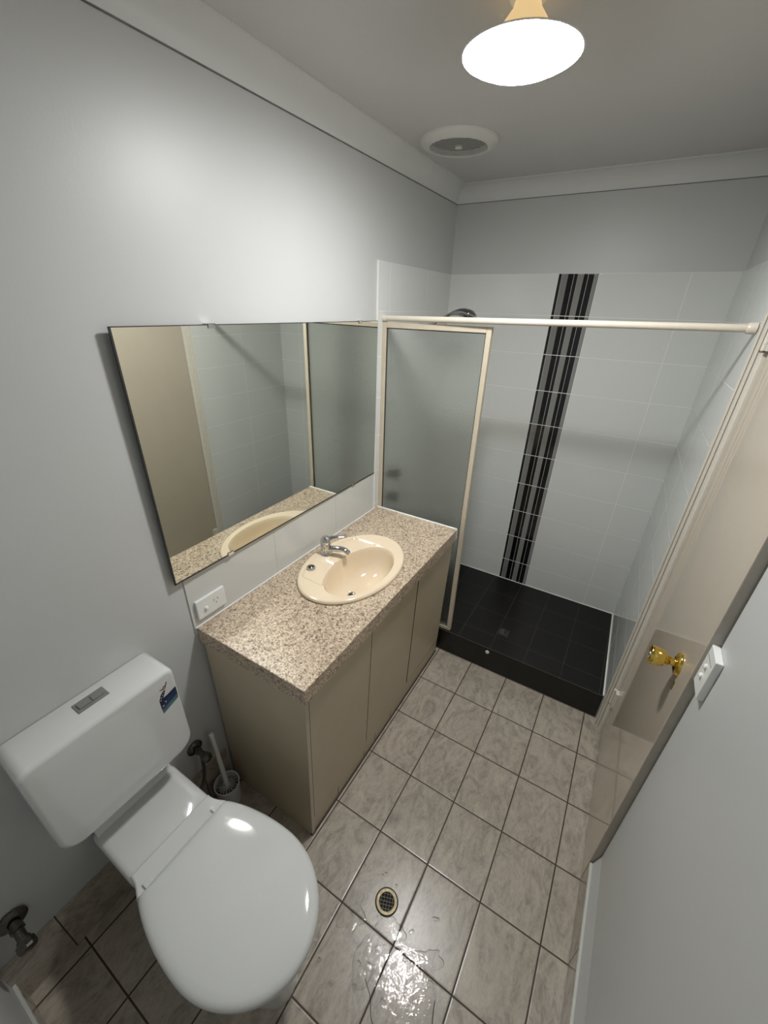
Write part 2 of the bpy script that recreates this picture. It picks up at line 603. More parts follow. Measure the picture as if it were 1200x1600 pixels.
# cornice (coved plaster), four runs mitred into each other
def cove(name, axis, pos, sgn, a0, a1, m0, m1, label):
    """axis: run direction; pos: wall plane; sgn: direction into the room"""
    d = 0.068
    arc = [(0.0, 0.0), (0.0, 0.004)]
    arc += [(d - d * math.cos(t), 0.004 + (d - 0.004) * math.sin(t)) for t in [PI / 2 * i / 10 for i in range(1, 10)]]
    arc = [(0.004, -0.0)] + [(0.004 + (d - 0.008) * (1 - math.cos(PI / 2 * i / 12)), 0.006 + (d - 0.01) * math.sin(PI / 2 * i / 12)) for i in range(13)] + [(d, d - 0.004), (d, d), (0, d), (0, 0)]
    r0, r1 = [], []
    for off, h in arc:
        z = CZ - d + h
        for ring, a, mm in ((r0, a0, m0), (r1, a1, m1)):
            p = (pos + sgn * off, a + mm * off) if axis == 'y' else (a + mm * off, pos + sgn * off)
            ring.append(Vector((p[0], p[1], z)))
    mbx = MB().rings([r0, r1], smooth=True)
    if axis == 'y':
        mbx.box(pos, pos + sgn * 0.0022, a0, a1, CZ - d - 0.0028, CZ - d + 0.0005, mi=1)
    else:
        mbx.box(a0, a1, pos, pos + sgn * 0.0022, CZ - d - 0.0022, CZ - d + 0.0005, mi=1)
    o = mbx.build(name, [M['cornice'], M['crack']], autosmooth=30)
    return struct(o, label, 'cornice')


cove('trim_cornice_left', 'y', LX - 0.004, 1, NY, BY + 0.006, 1, -1, 'white coved cornice along the left wall')
cove('trim_cornice_back', 'x', BY + 0.006, -1, LX - 0.004, 0.66, 1, -1, 'white coved cornice along the shower back wall')
cove('trim_cornice_right', 'y', 0.668, -1, NY, BY + 0.006, 1, -1, 'white coved cornice along the right wall')
cove('trim_cornice_near', 'x', NY, 1, LX - 0.004, 0.668, 1, -1, 'white coved cornice along the near wall')
# right wall paint above the door sits flush under the cornice
# baseboards of floor tile
mb = MB()
mb.box(0.683, RX, NY, -0.746, 0, 0.127)
mb.box(0.6840, 0.6925, NY, -0.746, 0.127, 0.132, 0.002, 2, mi=1)
tri = [(0.692, 0.120), (RX + 0.001, 0.120), (RX + 0.001, 0.20), (0.692, 0.131)]
mb.rings([[Vector((x, NY, z)) for x, z in tri], [Vector((x, -0.747, z)) for x, z in tri]], smooth=False, mi=2)
struct(mb.build('baseboard_right', [M['skirt_x'], M['grey_bead'], M['paint']]), 'beige tile skirting with pale bead under the light switch wall', 'skirting')
mb = MB()
mb.box(LX - 0.004, LX + 0.006, NY, -1.16, 0, 0.195)
struct(mb.build('baseboard_left', [M['skirt_left']]), 'dark shaded tile skirting behind the toilet', 'skirting')
mb = MB()
mb.box(LX, RX, NY, NY + 0.010, 0, 0.098)
mb.box(LX, RX, NY, NY + 0.009, 0.098, 0.106, 0.002, 2, mi=1)
struct(mb.build('baseboard_near', [M['skirt_y'], M['grey_bead']]), 'tile skirting along the near wall left of the toilet', 'skirting')
# silicone and tile trims
struct(MB().box(LX - 0.004, LX + 0.004, -0.066, -0.058, KZ, TZ + 0.002, 0.002, 2).build('trim_tile_edge', M['silicone']), 'white edge bead where the shower tiles meet the paint', 'trim')
mb = MB()
mb.box(LX, LX + 0.005, -1.158, -0.05, KZ, KZ + 0.005, 0.002, 2)
struct(mb.build('trim_worktop_seal', M['silicone']), 'white silicone line behind the speckled worktop', 'trim')
mb = MB()
mb.box(LX, rx(BY), BY - 0.005, BY, SZ, SZ + 0.005, 0.002, 2)
mb.tube([(rx(BY) - 0.002, BY, SZ + 0.002), (rx(0.0) - 0.002, 0.004, SZ + 0.002)], 0.003, 8)
mb.box(LX, LX + 0.005, 0.03, BY, SZ, SZ + 0.005, 0.002, 2)
struct(mb.build('trim_shower_seal', M['silicone']), 'white silicone line around the black shower floor', 'trim')

# ------------------------------------------------------------------ door
DY0, DY1 = -0.742, -0.080
door = MB().box(0.683, 0.719, DY0, DY1, 0.006, 2.04, 0.0025, 2).build('door_1', [M['door'], M['door_edge']], base=(0.70, DY1, 0))
for p in door.data.polygons:
    if abs(p.normal.y) > 0.9 and p.normal.y < 0:
        p.material_index = 1
struct(door, 'glossy beige bathroom door with brass knob in the right wall', 'door')
# knob
kc = Vector((0.683, -0.632, 0.968))
ax = Vector((-1, 0, 0))
kn = MB().lathe([(0.012, 0.0), (0.011, 0.010), (0.0105, 0.022), (0.015, 0.026), (0.012, 0.030), (0.013, 0.033), (0.021, 0.036), (0.0245, 0.044),
                 (0.0265, 0.058), (0.0270, 0.066), (0.0255, 0.069), (0.022, 0.066), (0.008, 0.064)], kc, ax, 40).build('door_knob', M['brass'], door)
kn['label'] = 'polished brass door knob'
MB().lathe([(0.0325, 0.0), (0.0325, 0.003), (0.029, 0.008), (0.018, 0.012), (0.012, 0.013)], kc, ax, 48).build('rosette', M['brass'], kn)
MB().lathe([(0.0075, 0.0635), (0.0075, 0.069), (0.006, 0.071)], kc, ax, 20).build('privacy_button', M['chrome'], kn)
mb = MB().box(0.6805, 0.684, -0.668, -0.656, 0.905, 0.935, 0.001, 1)
mb.build('knob_shade_patch', M['tbrass'], kn)  # dark plate painting in the knob's reflection and shadow on the door
# hinges
for i, (z0, z1) in enumerate(((0.212, 0.300), (1.706, 1.795))):
    mb = MB()
    for q in range(5):
        a0 = z0 + (z1 - z0) * q / 5
        a1 = z0 + (z1 - z0) * (q + 1) / 5 - 0.0008
        mb.lathe([(0.0062, a0), (0.0062, a1)], (0.668, -0.083, 0), (0, 0, 1), 18)
    mb.box(0.672, 0.6838, -0.112, -0.083, z0, z1)
    h = mb.build('hinge', M['frame_paint'], door)
    MB().lathe([(0.004, z0 - 0.006), (0.0072, z0 - 0.004), (0.0072, z0)], (0.668, -0.083, 0), (0, 0, 1), 16).build('hinge_pin', M['tbrass'], h)
# frame on the hinge side, stepped, and the head above
mb = MB()
pf = [(0.6485, -0.037), (0.6485, -0.0455), (0.6535, -0.046), (0.6538, -0.0425), (0.6565, -0.0425), (0.6568, -0.0545), (0.6640, -0.0555), (0.6642, -0.051), (0.6668, -0.051), (0.6672, -0.0645), (0.6750, -0.066), (0.6755, -0.0775), (0.73, -0.0775), (0.73, -0.037)]
mb.rings([[Vector((x, y, 0.0)) for x, y in pf], [Vector((x, y, 2.06)) for x, y in pf]], smooth=False)
mb.box(0.679, 0.74, -0.748, -0.037, 2.043, 2.075)
mb.box(0.719, 0.76, -0.748, -0.735, 0, 2.045)
struct(mb.build('trim_door_frame', M['frame_paint']), 'cream stepped door frame on the hinge side beside the shower tiles', 'door frame')

# ------------------------------------------------------------------ shower base
sb = thing('shower_base', (0, 0.35, 0), 'raised black tiled shower base with a step up from the floor', 'shower base', kind='structure')
mb = MB()
mb.box(LX, rx(0.0) + 0.012, 0.003, BY, 0.0, SZ - 0.004, mi=1)
mb.box(LX, rx(0.0) + 0.010, 0.0, BY, SZ - 0.008, SZ, 0.0015, 1, mi=0)
mb.build('platform', [M['black_tile'], M['black_riser']], sb)
MB().box(LX, rx(0.0) + 0.010, -0.0012, 0.0015, SZ - 0.002, SZ + 0.0006, 0.0005, 1).build('edge_trim', M['riser_trim'], sb)
dr = MB().box(0.075, 0.139, 0.138, 0.202, SZ - 0.001, SZ + 0.0015, 0.0006, 1).lathe([(0.024, 0.001), (0.0245, 0.003), (0.022, 0.0036), (0.021, 0.002)], (0.107, 0.170, SZ), (0, 0, 1), 40, cap0=False, cap1=False).build('drain_frame', M['dchrome'], sb)
mb = MB()
for i in range(-3, 4):
    wdt = math.sqrt(max(0, 0.0215 ** 2 - (i * 0.006) ** 2))
    mb.box(0.107 + i * 0.006 - 0.0014, 0.107 + i * 0.006 + 0.0014, 0.170 - wdt, 0.170 + wdt, SZ + 0.002, SZ + 0.004)
mb.build('drain_grate', M['chrome'], dr)
# white cap on the riser
cap = MB().lathe([(0.0105, 0.0), (0.0105, 0.003), (0.008, 0.006), (0.0, 0.0065)], (0.073, 0.003, 0.122), (0, -1, 0), 28).build('riser_cap', M['wplastic'], base=(0.073, 0.003, 0.122))
tag(cap, 'small round white cap on the front of the black shower step', 'cap')

# ------------------------------------------------------------------ shower screen
SK = 0.055


def skew(p):     # the screen stands very slightly askew between wall and post
    return Vector((p.x, p.y + (p.x - LX) * SK, p.z))


def sbox(mb, x0, x1, y0, y1, z0, z1, bev=0.0):
    return mb.box(x0, x1, y0, y1, z0, z1, bev, 2, fn=skew)


ss = thing('shower_screen', (LX, 0.0, SZ), 'frosted glass shower screen in a cream aluminium frame beside the vanity', 'shower screen')
y0s, y1s = -0.016, 0.008
XP = -0.157
ZT = 1.727
sbox(MB(), LX, LX + 0.020, y0s, y1s, SZ, ZT, 0.002).build('left_stile', M['alu'], ss)
sbox(MB(), XP - 0.021, XP, y0s, y1s, SZ, ZT, 0.002).build('right_stile', M['alu'], ss)
sbox(MB(), LX + 0.020, XP - 0.021, y0s, y1s, ZT - 0.022, ZT, 0.002).build('top_rail', M['alu'], ss)
sbox(MB(), LX + 0.020, XP - 0.021, y0s, y1s, SZ, SZ + 0.022, 0.002).build('bottom_rail', M['alu'], ss)
sbox(MB(), LX + 0.018, XP - 0.019, -0.0065, -0.0015, SZ + 0.020, ZT - 0.020).build('glass_panel', M['frost'], ss)
mb = MB()
for a in ((LX + 0.020, LX + 0.0235, SZ + 0.022, ZT - 0.022), (XP - 0.0245, XP - 0.021, SZ + 0.022, ZT - 0.022),
          (LX + 0.0235, XP - 0.0245, ZT - 0.0255, ZT - 0.022), (LX + 0.0235, XP - 0.0245, SZ + 0.022, SZ + 0.0255)):
    sbox(mb, a[0], a[1], -0.011, -0.0066, a[2], a[3])
mb.build('glazing_seal', M['rubber'], ss)

# curtain rod
cr = thing('shower_curtain_rod', (LX, 0.0, 1.745), 'cream shower curtain rod spanning from wall to wall above the screen', 'curtain rod')
ra, rb = Vector((LX + 0.003, -0.010, 1.7425)), Vector((rx(0.0) - 0.002, -0.004, 1.7600))
MB().tube([ra, rb], 0.0115, 20).build('rod', M['rod'], cr)
d = (rb - ra).normalized()
MB().lathe([(0.017, 0), (0.017, 0.004), (0.015, 0.022), (0.013, 0.024)], rb, -d, 24).build('end_bracket', M['rod'], cr)
MB().lathe([(0.014, 0), (0.014, 0.004), (0.013, 0.016), (0.012, 0.018)], ra - d * 0.003, d, 24).build('end_bracket', M['rod'], cr)

# shower head and taps behind the glass
sh = thing('wall_shower', (LX, 0.34, 1.70), 'chrome shower head on a wall arm rising above the screen', 'shower head')
MB().lathe([(0.028, 0.0), (0.028, 0.004), (0.018, 0.010)], (LX, 0.34, 1.690), (1, 0, 0), 28).build('wall_flange', M['chrome'], sh)
MB().tube(bez((LX + 0.005, 0.34, 1.690), (LX + 0.07, 0.34, 1.705), (LX + 0.09, 0.342, 1.735), (LX + 0.135, 0.345, 1.745), 12), 0.010, 16).build('arm', M['chrome'], sh)
pts = bez((LX + 0.115, 0.345, 1.728), (LX + 0.16, 0.345, 1.778), (LX + 0.23, 0.345, 1.785), (-0.352, 0.345, 1.757), 18)
rr = [0.011 + 0.020 * smooth01(0.25, 0.75, i / 18) - 0.016 * smooth01(0.88, 1.0, i / 18) for i in range(19)]
MB().tube(pts, [(r * 0.62, r * 1.15) for r in rr], 20, flat=(0, 0, 1)).build('spray_handset', M['mchrome'], sh)
MB().lathe([(0.030, 0.0), (0.031, 0.008), (0.026, 0.012)], (-0.392, 0.345, 1.744), (0.28, 0, -1), 28).build('spray_plate', M['dchrome'], sh)
for nm, z in (('upper of the two dark shower taps blurred behind the frosted glass', 0.985), ('lower of the two dark shower taps blurred behind the frosted glass', 0.850)):
    t = thing('shower_tap', (LX, 0.10, z), nm, 'tap', 'shower taps behind the glass')
    MB().lathe([(0.030, 0.0), (0.030, 0.003), (0.018, 0.018), (0.012, 0.022), (0.012, 0.04)], (LX, 0.10, z), (1, 0, 0), 28).build('flange', M['dchrome'], t)
    mb = MB().lathe([(0.016, 0.038), (0.018, 0.046), (0.014, 0.058), (0.004, 0.062)], (LX, 0.10, z), (1, 0, 0), 28)
    for a in range(4):
        an = a * PI / 2 + 0.4
        mb.tube([(LX + 0.048, 0.10, z), (LX + 0.05, 0.10 + 0.032 * math.cos(an), z + 0.032 * math.sin(an))], [0.006, 0.0075], 12)
    mb.build('handle', M['dchrome'], t)

# ------------------------------------------------------------------ vanity cabinet
CX_T, CX_B = -0.190, -0.214           # front face x at top and bottom (it leans in slightly)
CY0, CY1 = -1.146, -0.030
CT = KZ - 0.058
vc = thing('vanity_cabinet', (-0.42, -0.59, 0), 'beige laminate vanity cabinet with three doors under the speckled worktop', 'vanity cabinet')


def lean(p):
    f = CX_B + (CX_T - CX_B) * p.z / CT
    return Vector((p.x + f, p.y, p.z))


mb = MB()
mb.box(-0.016, 0.0, CY0, CY1, 0.0, CT, fn=lean) if False else None
# side panel: light front edge strip shows beside the first door
mb.box(LX + 0.005 - CX_B, 0.0 - 0.0, CY0, CY0 + 0.016, 0.0, CT, fn=lambda p: Vector((LX + 0.012, p.y, p.z)) if p.x < -0.2 else lean(Vector((0, p.y, p.z))))
mb.build('side_panel', M['cabinet'], vc)
MB().box(-0.0005, 0.0012, CY0, CY0 + 0.016, 0.0, CT, fn=lean).build('edge_strip', M['cab_edge'], vc)
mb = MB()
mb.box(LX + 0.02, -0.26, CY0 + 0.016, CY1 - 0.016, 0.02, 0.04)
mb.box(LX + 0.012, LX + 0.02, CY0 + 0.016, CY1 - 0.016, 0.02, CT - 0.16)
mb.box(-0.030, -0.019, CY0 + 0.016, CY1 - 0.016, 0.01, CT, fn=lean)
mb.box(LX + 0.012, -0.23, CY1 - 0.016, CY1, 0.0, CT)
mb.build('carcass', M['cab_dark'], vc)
MB().box(-0.018, -0.0015, CY0 + 0.016, CY1, 0.0, 0.098, fn=lean).build('plinth', M['cabinet'], vc)
dys = [(CY0 + 0.0195, -0.7805), (-0.7770, -0.4135), (-0.4045, CY1 - 0.002)]
dzs = [0.100, 0.100, 0.104]
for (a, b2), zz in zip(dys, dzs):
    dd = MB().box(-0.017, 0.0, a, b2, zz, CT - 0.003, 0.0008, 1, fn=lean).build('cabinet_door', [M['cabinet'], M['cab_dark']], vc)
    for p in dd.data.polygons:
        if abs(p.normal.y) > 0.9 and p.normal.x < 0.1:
            p.material_index = 1  # door side edges coloured dark to paint in the shade of the gaps
# swollen cracks near the floor, on the plinth
for yy, hh in ((-0.98, 0.055), (-0.70, 0.05), (-0.56, 0.045), (-0.79, 0.035)):
    MB().box(-0.003, -0.0008, yy - 0.001, yy + 0.001, 0.012, 0.012 + hh, fn=lean).build('swollen_crack', M['cab_dark'], vc)
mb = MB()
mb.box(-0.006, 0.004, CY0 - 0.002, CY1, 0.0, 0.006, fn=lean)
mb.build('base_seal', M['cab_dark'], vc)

# ------------------------------------------------------------------ worktop with the basin hole
EC = Vector((-0.420, -0.570))     # basin centre
EA, EB = 0.190, 0.272
WX1 = -0.179
WY0, WY1 = -1.1535, -0.0300
NS = 144


def ell(cx, cy, a, b, z, n=NS):
    return [Vector((cx + a * math.cos(2 * PI * j / n), cy + b * math.sin(2 * PI * j / n), z)) for j in range(n)]


def rect_ring(x0, x1, y0, y1, z, n=NS):
    out = []
    cx, cy = EC
    for j in range(n):
        dx, dy = math.cos(2 * PI * j / n), math.sin(2 * PI * j / n)
        ts = []
        if dx > 1e-9: ts.append((x1 - cx) / dx)
        if dx < -1e-9: ts.append((x0 - cx) / dx)
        if dy > 1e-9: ts.append((y1 - cy) / dy)
        if dy < -1e-9: ts.append((y0 - cy) / dy)
        t = min(ts)
        out.append(Vector((cx + dx * t, cy + dy * t, z)))
    # snap nearest samples to the corners
    for qx in (x0, x1):
        for qy in (y0, y1):
            i = min(range(n), key=lambda q: (out[q].x - qx) ** 2 + (out[q].y - qy) ** 2)
            out[i] = Vector((qx, qy, z))
    return out


mb = MB()
hole_t = ell(EC.x, EC.y, EA * 0.93, EB * 0.95, KZ)
hole_b = ell(EC.x, EC.y, EA * 0.93, EB * 0.95, KZ - 0.034)
X0 = LX + 0.001
e = 0.0012
ro = rect_ring(X0 + e, WX1 - e, WY0 + e, WY1 - e, KZ)
r1 = rect_ring(X0, WX1, WY0, WY1, KZ - e)
r2 = rect_ring(X0, WX1, WY0, WY1, KZ - 0.058)
r3 = rect_ring(X0, WX1 - 0.018, WY0 + 0.018, WY1, KZ - 0.058)
r4 = rect_ring(X0, WX1 - 0.018, WY0 + 0.018, WY1, KZ - 0.034)
mb.rings([hole_b, hole_t, ro, r1, r2, r3, r4, hole_b], False, False, smooth=False)
wt = mb.build('worktop', M['worktop'], base=(-0.42, -0.59, KZ))
tag(wt, 'speckled beige laminate worktop on the vanity cabinet', 'worktop')
mb = MB()
mb.box(X0, WX1 - 0.001, WY1 - 0.001, WY1 + 0.010, KZ - 0.002, KZ + 0.004, 0.0015, 1)
mb.box(WX1 - 0.003, WX1 + 0.0015, WY1 - 0.001, WY1 + 0.006, KZ - 0.058, KZ, 0.001, 1)
sl = mb.build('end_seal', M['silicone'], wt)
sl['label'] = 'white silicone seal along the screen'

# ------------------------------------------------------------------ basin
IC = Vector((-0.374, -0.585))
IA, IB = 0.112, 0.196
ba = thing('basin', (EC.x, EC.y, KZ), 'almond ceramic oval drop-in basin in the speckled worktop', 'basin')
rings = []
rings.append(ell(EC.x, EC.y, EA * 0.985, EB * 0.99, KZ + 0.0005))
rings.append(ell(EC.x, EC.y, EA, EB, KZ + 0.004))
rings.append(ell(EC.x, EC.y, EA * 0.997, EB * 0.998, KZ + 0.010))
rings.append(ell(EC.x, EC.y, EA * 0.975, EB * 0.982, KZ + 0.0145))
rings.append(ell(EC.x, EC.y, EA * 0.945, EB * 0.960, KZ + 0.0155))


def ledge(t):
    r = []
    for j in range(NS):
        an = 2 * PI * j / NS
        po = Vector((EC.x + EA * 0.945 * math.cos(an), EC.y + EB * 0.960 * math.sin(an)))
        pi_ = Vector((IC.x + IA * math.cos(an), IC.y + IB * math.sin(an)))
        p = po.lerp(pi_, t)
        z = KZ + 0.0155 - 0.003 * t
        # soap recesses left and right of the tap platform, at the back
        bk = smooth01(-0.05, -0.35, math.cos(an))
        dy = p.y - EC.y
        side = smooth01(0.036, 0.043, abs(dy)) * (1 - smooth01(0.178, 0.188, abs(dy)))
        rad = smooth01(0.06, 0.13, t) * (1 - smooth01(0.985, 1.0, t))
        z -= 0.0085 * bk * side * rad
        r.append(Vector((p.x, p.y, z)))
    return r


for i in range(1, 23):
    rings.append(ledge(i / 22))
PC = Vector((-0.408, -0.605))
for s, dz in ((0.985, 0.008), (0.968, -0.002), (0.95, -0.018), (0.92, -0.040), (0.875, -0.062), (0.80, -0.083), (0.68, -0.099), (0.50, -0.110), (0.32, -0.116), (0.18, -0.119)):
    c = IC.lerp(PC, (1 - s) ** 1.0)
    rings.append(ell(c.x, c.y, IA * s, IB * s * (1 - 0.35 * (1 - s)), KZ + dz))
rings.append(ell(PC.x, PC.y, 0.017, 0.017, KZ - 0.121))
mb = MB().rings(rings, False, False)
# outer underside so that the bowl has a body
under = []
for s, dz in ((0.94, 0.0), (0.90, -0.03), (0.84, -0.078), (0.66, -0.118), (0.38, -0.134), (0.16, -0.140)):
    c = EC.lerp(PC, 1 - s)
    under.append(ell(c.x, c.y, max(EA * s * 0.95, 0.02), max(EB * s * 0.92, 0.02), KZ + dz))
mb.rings(under, False, True)
mb.build('bowl', M['basin'], ba)
w1 = MB().lathe([(0.0, -0.006), (0.008, -0.006), (0.009, -0.002), (0.014, -0.001), (0.019, 0.002), (0.021, 0.0005), (0.021, -0.004)], (PC.x, PC.y, KZ - 0.120), (0, 0, 1), 36, cap0=False, cap1=False).build('waste_ring', M['chrome'], ba)
mb = MB()
mb.lathe([(0.0, 0), (0.0085, 0)], (PC.x, PC.y, KZ - 0.1215), (0, 0, 1), 20, cap0=False, cap1=False)
mb.build('waste_hole', M['black'], ba)

# chrome plug resting on the left ledge
pl = thing('basin_plug', (-0.551, -0.684, KZ + 0.0075), 'round chrome plug on the back ledge of the basin left of the tap', 'plug')
MB().lathe([(0.0175, 0.0), (0.0185, 0.004), (0.017, 0.007), (0.012, 0.0065)], (-0.551, -0.684, KZ + 0.0075), (0, 0, 1), 32, cap1=False).build('rim', M['chrome'], pl)
MB().lathe([(0.0125, 0.004), (0.009, 0.0055), (0.007, 0.0085), (0.003, 0.010), (0.0, 0.010)], (-0.551, -0.684, KZ + 0.0075), (0, 0, 1), 28, cap1=False).build('centre_stud', M['dchrome'], pl)

# ------------------------------------------------------------------ mixer tap
TX, TY, TB = -0.560, -0.572, KZ + 0.0145
tp = thing('mixer_tap', (TX, TY, TB), 'chrome single-lever mixer tap at the back of the basin', 'tap')
MB().lathe([(0.0265, 0.0), (0.0265, 0.003), (0.024, 0.006), (0.0225, 0.030), (0.0235, 0.052), (0.0225, 0.056)], (TX, TY, TB), (0, 0, 1), 36).build('body', M['chrome'], tp)
sd = Vector((0.93, 0.22, 0)).normalized()
c0 = Vector((TX, TY, TB + 0.026))
pts = bez(c0 + sd * 0.008, c0 + sd * 0.05 + Vector((0, 0, 0.012)), c0 + sd * 0.085 + Vector((0, 0, 0.022)), c0 + sd * 0.104 + Vector((0, 0, -0.002)), 14)
MB().tube(pts, [(0.0125 - 0.003 * i / 14, 0.0155 - 0.003 * i / 14) for i in range(15)], 18, flat=(0, 0, 1)).build('spout', M['chrome'], tp)
lv = MB().lathe([(0.0225, 0.0565), (0.0235, 0.060), (0.0225, 0.074), (0.016, 0.082), (0.0, 0.084)], (TX, TY, TB), (0, 0, 1), 36)
ld = Vector((0.72, 0.70, 0)).normalized()
c1 = Vector((TX, TY, TB + 0.072))
lp = bez(c1 + ld * 0.008, c1 + ld * 0.04 + Vector((0, 0, 0.012)), c1 + ld * 0.06 + Vector((0, 0, 0.006)), c1 + ld * 0.086 + Vector((0, 0, 0.008)), 12)
lv.tube(lp, [(0.0065 - 0.003 * i / 12, 0.0125 - 0.003 * i / 12) for i in range(13)], 16, flat=(0, 0, 1))
lv.build('lever', M['chrome'], tp)
q = Vector((TX, TY, TB + 0.045)) + Vector((0.75, -0.66, 0)) * 0.0
MB().lathe([(0.0045, 0.0195), (0.0045, 0.0225), (0.003, 0.0235)], (TX, TY, TB + 0.050), (0.95, 0.1, 0.05), 16).build('indicator', M['wplastic'], tp)

# ------------------------------------------------------------------ mirror
MY0, MY1, MZ0, MZ1 = -1.193, -0.064, 1.034, 1.732


def mplane(p):      # hung slightly out of true: proud of the wall at its near end and at its top
    return Vector((p.x + LX + 0.0025 + 0.0120 * (MY1 - p.y) / (MY1 - MY0) + 0.004 * (p.z - MZ0) / (MZ1 - MZ0), p.y, p.z))


mr = thing('wall_mirror', (LX, (MY0 + MY1) / 2, MZ0), 'large frameless mirror clipped to the wall above the vanity', 'mirror')
g = MB().box(-0.005, 0.0, MY0, MY1, MZ0, MZ1, fn=mplane).build('mirror_glass', [M['mirror'], M['rubber']], mr)
for p in g.data.polygons:
    if p.normal.x < 0.5:
        p.material_index = 1
mb = MB()
mb.box(-0.0048, 0.0004, MY0 - 0.0008, MY0 + 0.0035, MZ0 - 0.001, MZ1, fn=mplane)
mb.box(-0.0048, 0.0004, MY0, MY1, MZ0 - 0.001, MZ0 + 0.0038, fn=mplane)
mb.box(-0.0048, 0.0004, MY0, MY1, MZ1 - 0.0016, MZ1 + 0.0006, fn=mplane)
mb.build('desilvered_edge', M['rubber'], mr)
MB().box(LX - 0.0045, LX - 0.003, MY0 + 0.03, MY1 - 0.004, MZ0 + 0.02, MZ1 - 0.02).build('backing', M['rubber'], mr)
for yy, zz, s in ((-0.925, MZ1, 1), (-0.20, MZ1, 1), (-0.985, MZ0, -1), (-0.25, MZ0, -1)):
    xf = mplane(Vector((0, yy, zz))).x
    mb = MB()
    mb.box(LX - 0.003, xf + 0.003, yy - 0.012, yy + 0.012, zz + 0.0005 if s > 0 else zz - 0.003, zz + 0.003 if s > 0 else zz - 0.0005, 0.0006, 1)
    mb.box(xf + 0.0006, xf + 0.003, yy - 0.012, yy + 0.012, zz - 0.009 if s > 0 else zz - 0.002, zz + 0.002 if s > 0 else zz + 0.009, 0.0006, 1)
    mb.build('mirror_clip', M['chrome'], mr)

# ------------------------------------------------------------------ power outlet
po = thing('power_outlet', (LX, -1.088, 0.893), 'white power outlet with one switch on the tiles left of the basin', 'power outlet')
MB().box(LX, LX + 0.011, -1.144, -1.033, 0.857, 0.930, 0.0025, 2).build('faceplate', M['wplastic'], po)
MB().lathe([(0.0065, 0.0105), (0.006, 0.016), (0.004, 0.0175), (0, 0.0178)], (LX, -1.112, 0.889), (1, 0, 0.1), 20).build('switch_button', M['wplastic'], po)
mb = MB()
for dy, dz, an in ((-0.0075, 0.004, 0.5), (0.0075, 0.004, -0.5), (0.0, -0.0085, 0.0)):
    cy, cz = -1.072 + dy, 0.897 + dz
    ux, uz = math.sin(an), math.cos(an)
    vs = []
    for a, b2 in ((-1, -1), (1, -1), (1, 1), (-1, 1)):
        vs.append(Vector((LX + 0.0113, cy + a * 0.0014 * uz + b2 * 0.0034 * ux, cz - a * 0.0014 * ux + b2 * 0.0034 * uz)))
    vs2 = [v - Vector((0.002, 0, 0)) for v in vs]
    mb.rings([vs2, vs], smooth=False)
mb.build('pin_slots', M['gplastic'], po)

# ------------------------------------------------------------------ light switch
SY0, SY1, SZ0, SZ1 = -0.808, -0.738, 1.023, 1.136
ls = thing('light_switch', (RX, -0.772, 1.08), 'white double light switch on the right wall beside the door', 'light switch')
MB().box(RX - 0.015, RX, SY0, SY1, SZ0, SZ1, 0.002, 2).build('faceplate', M['wplastic'], ls)
mb = MB()
mb.box(RX - 0.0156, RX - 0.0148, SY0 + 0.010, SY1 - 0.010, SZ1 - 0.024, SZ1 - 0.0225)
mb.build('groove', M['gplastic'], ls)
for zz in (1.090, 1.062):
    MB().lathe([(0.0062, 0.013), (0.0062, 0.0185), (0.004, 0.0205), (0, 0.0208)], (RX, -0.773, zz), (-1, 0, 0.18), 20).build('rocker', M['wplastic'], ls)

# ------------------------------------------------------------------ toilet
TYC = -1.492
to = thing('toilet', (-0.3, TYC, 0), 'white close-coupled toilet with closed lid beside the vanity', 'toilet')


def pan_ring(x0, x1, hw, z, n=72, pw=2.3, back=0.52):
    """egg outline from x0 (wall side) to x1 (front)"""
    out = []
    cx = x0 + (x1 - x0) * 0.56
    for j in range(n):
        t = 2 * PI * j / n
        c, s = math.cos(t), math.sin(t)
        pe = 2 / pw if c >= 0 else 2 / 3.4
        ex = (abs(c) ** pe) * (1 if c >= 0 else -1)
        ey = (abs(s) ** (2 / 2.3)) * (1 if s >= 0 else -1)
        a = (x1 - cx) if c >= 0 else (cx - x0)
        h = hw * (1.0 if c >= 0 else 1 - (1 - back) * (abs(c) ** 2.0))
        out.append(Vector((cx + a * ex, TYC + h * ey, z)))
    return out


# pan: foot, waist, bowl, rim
rs = [pan_ring(-0.585, 0.000, 0.095, 0.0, back=0.95), pan_ring(-0.585, 0.000, 0.095, 0.03, back=0.95), pan_ring(-0.58, -0.02, 0.088, 0.10, back=0.95),
      pan_ring(-0.56, -0.015, 0.100, 0.18, back=0.85), pan_ring(-0.50, 0.020, 0.132, 0.26, back=0.75), pan_ring(-0.44, 0.045, 0.158, 0.33, back=0.70)]


def rim_ring(ins, z, n=72):
    out = []
    for j in range(n):
        t = 2 * PI * j / n
        c, s = math.cos(t), math.sin(t)
        out.append(Vector((max(-0.135 + ((0.215 if c >= 0 else 0.345) - ins) * c, -0.400), TYC + (0.183 - ins) * s, z)))
    return out


rs += [rim_ring(0.018, 0.37), rim_ring(0.014, 0.385), rim_ring(0.024, 0.391)]
mb = MB().rings(rs, True, True)
